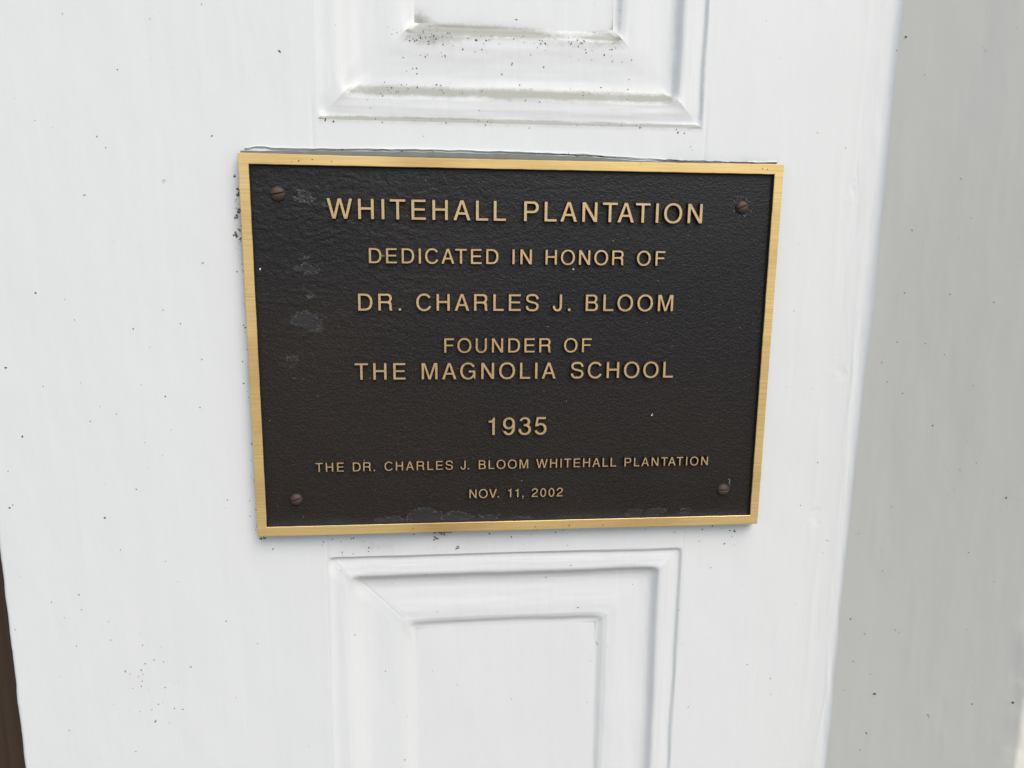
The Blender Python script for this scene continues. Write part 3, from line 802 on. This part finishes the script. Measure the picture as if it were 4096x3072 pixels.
# slotted round-head screws
def screw(x, z, slot_deg, r=0.0034, h=0.0021):
    n = 41
    u = np.linspace(-1, 1, n); U, W = np.meshgrid(u, u, indexing='ij')
    # square to disc
    X = U * np.sqrt(1 - W ** 2 / 2); Zz = W * np.sqrt(1 - U ** 2 / 2)
    rr = np.clip(np.sqrt(X ** 2 + Zz ** 2), 0, 1)
    H = h * np.sqrt(np.clip(1 - 0.93 * rr ** 2.4, 0, 1))
    H = np.where(rr > 0.985, 0, H)
    a = math.radians(slot_deg)
    d = np.abs(-X * math.sin(a) + Zz * math.cos(a))
    H = H - 0.00085 * np.clip(1 - (d / 0.125) ** 4, 0, 1) * np.clip((1 - rr) / 0.06, 0, 1)
    H = H + 0.00005 * fbm(X * 4 + x * 900, Zz * 4, 7, 2)
    grid_obj("screw_head", x + X * r, -T + FD - H, Z0 + z + Zz * r, M_SCREW, plq)
screw(-0.1107, 0.0732, 12)
screw(0.1083, 0.0705, 24, 0.0031)
screw(-0.1082, -0.0727, 17, 0.0031)
screw(0.1080, -0.0723, 2, 0.0031)

# ------------------------------------------------------------------ specks and debris
def blobs(name, items, mat, parent, seed, flat=0.45):
    """many irregular crumbs joined in one part; item = centre, radius, normal axis ('y' or 'x')"""
    r_ = random.Random(seed)
    base = [(0, 0, 1)] + [(math.cos(k * math.pi / 3 + j * 0.5) * math.cos(t), math.sin(k * math.pi / 3 + j * 0.5) * math.cos(t), math.sin(t))
                          for j, t in enumerate((0.75, 0.1)) for k in range(6)]
    V = []; F = []
    for c, rad, ax in items:
        b0 = len(V); an = r_.random() * 6.28; el = 1 + 0.9 * r_.random() ** 2
        for p in base:
            k = rad * (0.75 + 0.5 * r_.random())
            u, v, w = p[0] * k * el, p[1] * k / el ** 0.5, p[2] * k * flat
            u, v = u * math.cos(an) - v * math.sin(an), u * math.sin(an) + v * math.cos(an)
            V.append((c[0] + u, c[1] - w, c[2] + v) if ax == 'y' else (c[0] + u * jd[0] + w * jn[0], c[1] + u * jd[1] + w * jn[1], c[2] + v))
        for k in range(6):
            a, b = 1 + k, 1 + (k + 1) % 6; c2, d2 = 7 + k, 7 + (k + 1) % 6
            F += [(b0, b0 + a, b0 + b), (b0 + a, b0 + c2, b0 + b), (b0 + b, b0 + c2, b0 + d2)]
    me = bpy.data.meshes.new(name); me.from_pydata(V, [], F); me.update()
    o = link(name, me, mat, parent); o["kind"] = "stuff"
    return o

FRONT=[ (-108.1,135.5,0.36),(-139.6,98.6,0.48),(-147.7,41.6,0.24),(-222.1,27.6,0.48),(-143.3,-77.8,0.24),(-131.5,-151.4,0.36),(160.7,-60.2,0.60),(124.3,140.1,0.24),(141.1,19.8,0.36),(-180.4,10.9,0.60),(-158.9,13.4,0.48),(-146.9,41.7,0.48),(-166.3,19.7,0.36),(-222.1,27.4,0.60),(-238.6,-7.2,0.72),(-234.6,-40.3,0.72),(-203.3,-33.3,0.48),(-168.2,-21.6,0.60),(-152.5,-27.1,0.48),(-178.9,-15.7,0.24),(-173.6,2.2,0.30),(-206.2,15.1,0.36),(-209.7,24.5,0.30),(-222.9,-16.2,0.36),(-198.4,-26.1,0.30),(-179.3,-44.1,0.36),(-184.9,-67.5,0.48),(-178.8,-56.9,0.30),(-139.6,98.5,0.60),(-108.2,135.6,0.72),(-178.3,125.7,0.48),(-199.3,147.9,0.36),(-186.0,92.4,0.42),(-197.0,71.4,0.42),(-161.8,78.1,0.36),(-200.7,-81.7,0.84),(-244.0,-75.6,0.72),(-242.4,-74.2,0.48),(-173.9,-105.2,0.42),(-216.3,-121.5,0.48),(-229.5,-124.9,0.42),(-215.8,-129.5,0.48),(-187.6,-160.1,0.60),(-189.8,-163.6,0.60),(-191.4,-167.0,0.48),(-184.9,-192.7,0.72),(-178.8,-173.9,0.48),(-195.9,-209.6,0.48),(-203.4,-136.3,0.36),(-203.3,-146.4,0.48),(130.4,-175.4,0.48),(144.3,-184.5,0.48),(106.1,-117.6,0.48),(163.6,-134.3,0.36),(117.6,-96.8,0.72),(112.8,-104.2,0.60),(169.8,-103.9,0.48),(170.7,-104.4,0.36),(168.2,-111.2,0.36),(183.3,-164.7,0.48),(-32.2,147.0,0.48),(-1.2,154.4,0.48),(2.7,149.0,0.30),(9.1,147.7,0.30),(-51.8,146.2,0.48),(-51.2,150.5,0.48),(-50.5,142.9,0.60),(-38.5,144.1,0.48),(-35.2,141.9,0.48),(27.4,145.9,0.60),(35.7,150.1,0.36),(45.4,145.3,0.36),(10.1,143.7,0.48),(45.7,142.9,0.36),(-53.5,135.6,0.48),(-45.6,136.9,0.36),(-42.4,137.1,0.36),(-47.4,131.2,0.60),(-47.3,128.8,0.48),(-52.1,129.8,0.48),(-34.3,137.2,0.48),(-34.3,136.5,0.42),(-38.3,124.2,0.60),(-54.4,123.7,0.48),(-52.0,123.9,0.36),(-55.9,120.4,0.48),(-63.0,118.0,0.48),(-63.9,119.3,0.36),(-56.9,120.1,0.48),(-35.2,120.3,0.48),(-15.5,121.1,0.48),(9.7,117.3,0.48),(30.6,120.8,0.84),(37.6,119.6,0.42),(51.6,119.6,0.48),(55.1,119.4,0.42),(56.2,119.7,0.36),(65.5,119.5,0.48),(53.6,137.9,0.48),(49.0,136.8,0.36),(52.8,129.3,0.36),(52.4,124.7,0.48),(-89.0,106.9,0.72),(-68.5,112.6,0.36),(-18.6,112.8,0.36),(-34.1,106.7,0.48),(-14.8,107.8,0.48),(58.3,108.2,0.36),(42.9,108.3,0.36),(76.3,105.0,0.60),(79.5,104.8,0.48),(83.0,98.7,0.30),(-130.6,81.3,0.60),(-129.3,75.8,0.72),(-129.5,73.2,0.84),(-129.3,66.5,0.72),(-129.8,64.8,0.96),(-130.6,62.8,0.84),(-129.5,56.3,0.60),(-131.2,55.1,1.08),(-132.4,54.3,0.60),(-129.9,52.3,0.60),(-127.3,-94.5,0.96),(-125.7,-94.0,0.72),(-38.0,-93.5,0.84),(-40.6,-96.4,0.96),(-29.1,-101.7,0.84),(-74.1,-100.9,0.60),(-74.3,-102.9,0.48),(30.4,-114.3,0.48),(35.6,-140.2,0.60),(47.4,-163.3,0.60),(46.7,-162.3,0.48),(-82.5,-149.9,0.48),(-74.1,-150.1,0.30),(-29.1,-184.1,0.36),(0.7,-194.2,0.36),(-57.9,-226.4,0.48),(-39.6,-139.7,0.36),(-45.4,-117.3,0.36),(44.2,-149.1,0.36),(43.9,-173.2,0.36),(42.7,-198.3,0.36) ]
JAMB=[ (5.7,150.5,0.83),(2.0,145.0,0.48),(36.5,84.1,0.46),(17.1,30.1,0.49),(56.3,28.2,0.46),(36.7,-33.7,0.61),(21.3,-19.9,0.50),(71.6,-62.2,0.58),(7.1,-147.6,0.68),(23.4,-185.1,1.07),(85.7,-161.8,0.96),(52.2,-11.4,0.35),(29.2,6.2,0.36),(37.6,30.7,0.47),(50.9,-53.3,0.36),(50.3,-185.1,0.64),(69.0,-170.2,0.49),(21.4,-209.8,0.68),(10.8,-171.3,0.54),(20.2,-175.0,0.40),(16.0,132.2,0.35),(40.5,139.5,0.33),(17.6,60.5,0.48),(9.8,-5.6,0.38),(21.9,-79.5,0.39),(20.8,-115.1,0.39) ]


def recess_depth(x, z):
    for rect in (LOW, UPP):
        d = min(x - rect[0], rect[1] - x, z - rect[2], rect[3] - z)
        if d > 0: return float(np.interp(min(d, MD), _dd, _ph))
    return 0.0
def on_front(x, z, r):
    return ((x, recess_depth(x, z) - 0.0001, z), r, 'y')

items = []; deb = []
for x, z, r in FRONT:
    x, z, r = x * MM, z * MM + Z0, r * MM
    if (x < -0.124 and 0.05 < z - Z0 < 0.09) or (abs(x + 0.035) < 0.008 and -0.105 < z - Z0 < -0.09) or (x < -0.125 and z < Z0 - 0.09 and x > -0.13):
        for k in range(4):
            deb.append(on_front(x + random.gauss(0, 0.0004), z + random.gauss(0, 0.0005), r * random.uniform(0.35, 0.65)))
    else:
        items.append(on_front(x, z, r * 0.62))
for k in range(170):           # tiny scattered fly-specks
    x = random.uniform(-0.25, 0.165); z = Z0 + random.uniform(-0.25, 0.17)
    if abs(x) < 0.128 and abs(z - Z0) < 0.092: continue
    items.append(on_front(x, z, abs(random.gauss(0.00013, 0.00007)) + 0.00004))
for zc, sp, n_ in ((0.1455, 0.0016, 90), (0.1420, 0.0030, 40), (0.1215, 0.0016, 60), (0.1070, 0.0007, 25), (0.134, 0.006, 12), (0.0935, 0.0007, 25)):
    for k in range(n_):        # mildew specks along the ledges
        lim = (0.050 if zc > 0.13 else 0.076 if zc > 0.11 else 0.088)
        x = random.uniform(-lim, lim)
        if zc == 0.1455 and random.random() < 0.45: x = -0.045 + random.gauss(0, 0.006)
        items.append(on_front(x, Z0 + zc + random.gauss(0, sp), abs(random.gauss(0.00016, 0.0001)) + 0.00005))
for k in range(60):            # along the plaque's left side and underneath
    items.append(on_front(-0.128 - abs(random.gauss(0, 0.002)), Z0 + random.uniform(-0.09, 0.085), abs(random.gauss(0.00016, 0.0001)) + 0.00005))
for k in range(50):
    items.append(on_front(random.uniform(-0.10, 0.12), Z0 - 0.092 - abs(random.gauss(0, 0.006)), abs(random.gauss(0.00016, 0.0001)) + 0.00005))
for k in range(22):
    items.append(on_front(-0.188 + random.gauss(0, 0.012), Z0 - 0.172 + random.gauss(0, 0.012), abs(random.gauss(0.0002, 0.0001)) + 0.00005))
blobs("dirt_specks", items, M_SPECK, pil, 3)
blobs("debris", deb, M_DEBRIS, pil, 5, 0.9)
jit = [((PX1 + t * MM * jd[0] + jn[0] * 0.00008, t * MM * jd[1] + jn[1] * 0.00008, Z0 + z * MM), r * MM * 0.6, 'x') for t, z, r in JAMB]
for k in range(36):
    t = random.uniform(0.006, 0.09)
    jit.append(((PX1 + t * jd[0] + jn[0] * 0.00008, t * jd[1] + jn[1] * 0.00008, Z0 + random.uniform(-0.25, 0.18)), abs(random.gauss(0.00014, 0.00007)) + 0.00004, 'x'))
blobs("dirt_specks", jit, M_SPECK, wall, 9)
# glints on the dark field put in as pale flecks, plus a scratch
fy = -T + FD - 0.0001
fl_ = [((0.0265, fy, Z0 + 0.0402), 0.00042, 'y'), ((-0.1202, fy, Z0 + 0.0392), 0.00048, 'y'), ((0.0684, fy, Z0 - 0.0325), 0.00034, 'y'), ((0.0687, fy, Z0 - 0.0318), 0.00028, 'y')]
for k in range(46):
    fl_.append(((random.uniform(-0.12, 0.12), fy, Z0 + random.uniform(-0.084, 0.084)), random.uniform(0.00005, 0.00014), 'y'))
for k in range(26):
    a = random.uniform(0, 6.28); fl_.append(((0.1083 + 0.0046 * math.cos(a) * random.uniform(.8, 1.2), fy, Z0 + 0.0705 + 0.0046 * math.sin(a) * random.uniform(.8, 1.2)), random.uniform(0.00006, 0.00013), 'y'))
for k in range(5):
    fl_.append(((0.1112 + random.gauss(0, 0.0002), fy, Z0 - 0.0668 - 0.0006 * k), 0.00014, 'y'))
blobs("glint_flecks", fl_, M_FLECK, plq, 12, 0.7)
br = [((x, -T - 0.00001, Z0 + z), r, 'y') for x, z, r in ((-.0945, .0885, .0003), (-.1005, .0878, .0004), (-.0860, .0878, .0003), (.1165, .0885, .0003), (.119, .0882, .0003), (-.1262, .030, .0002), (-.0515, -.0885, .0003), (.010, -.0893, .0003), (.0275, -.0890, .0004), (.045, -.0894, .0003))]
blobs("tarnish_spots", br, M_SPECK, plq, 14, 0.15)
# a dried crumb bridging the D and E of the second line
blobs("crumb", [((-0.0645 + 0.0004 * k, -T + 0.0003, Z0 + 0.0456 + (0.0002 if k % 2 else 0)), 0.00042, 'y') for k in range(4)], M_DEBRIS, plq, 17, 0.8)
# thin brown drip under the middle of the plaque
blobs("dried_drip", [((-0.0370 + random.gauss(0, 0.0022), -0.00012, Z0 - 0.0922 - abs(random.gauss(0, 0.0012))), random.uniform(0.0003, 0.0007), 'y') for k in range(26)], M_STAIN, pil, 19, 0.25)
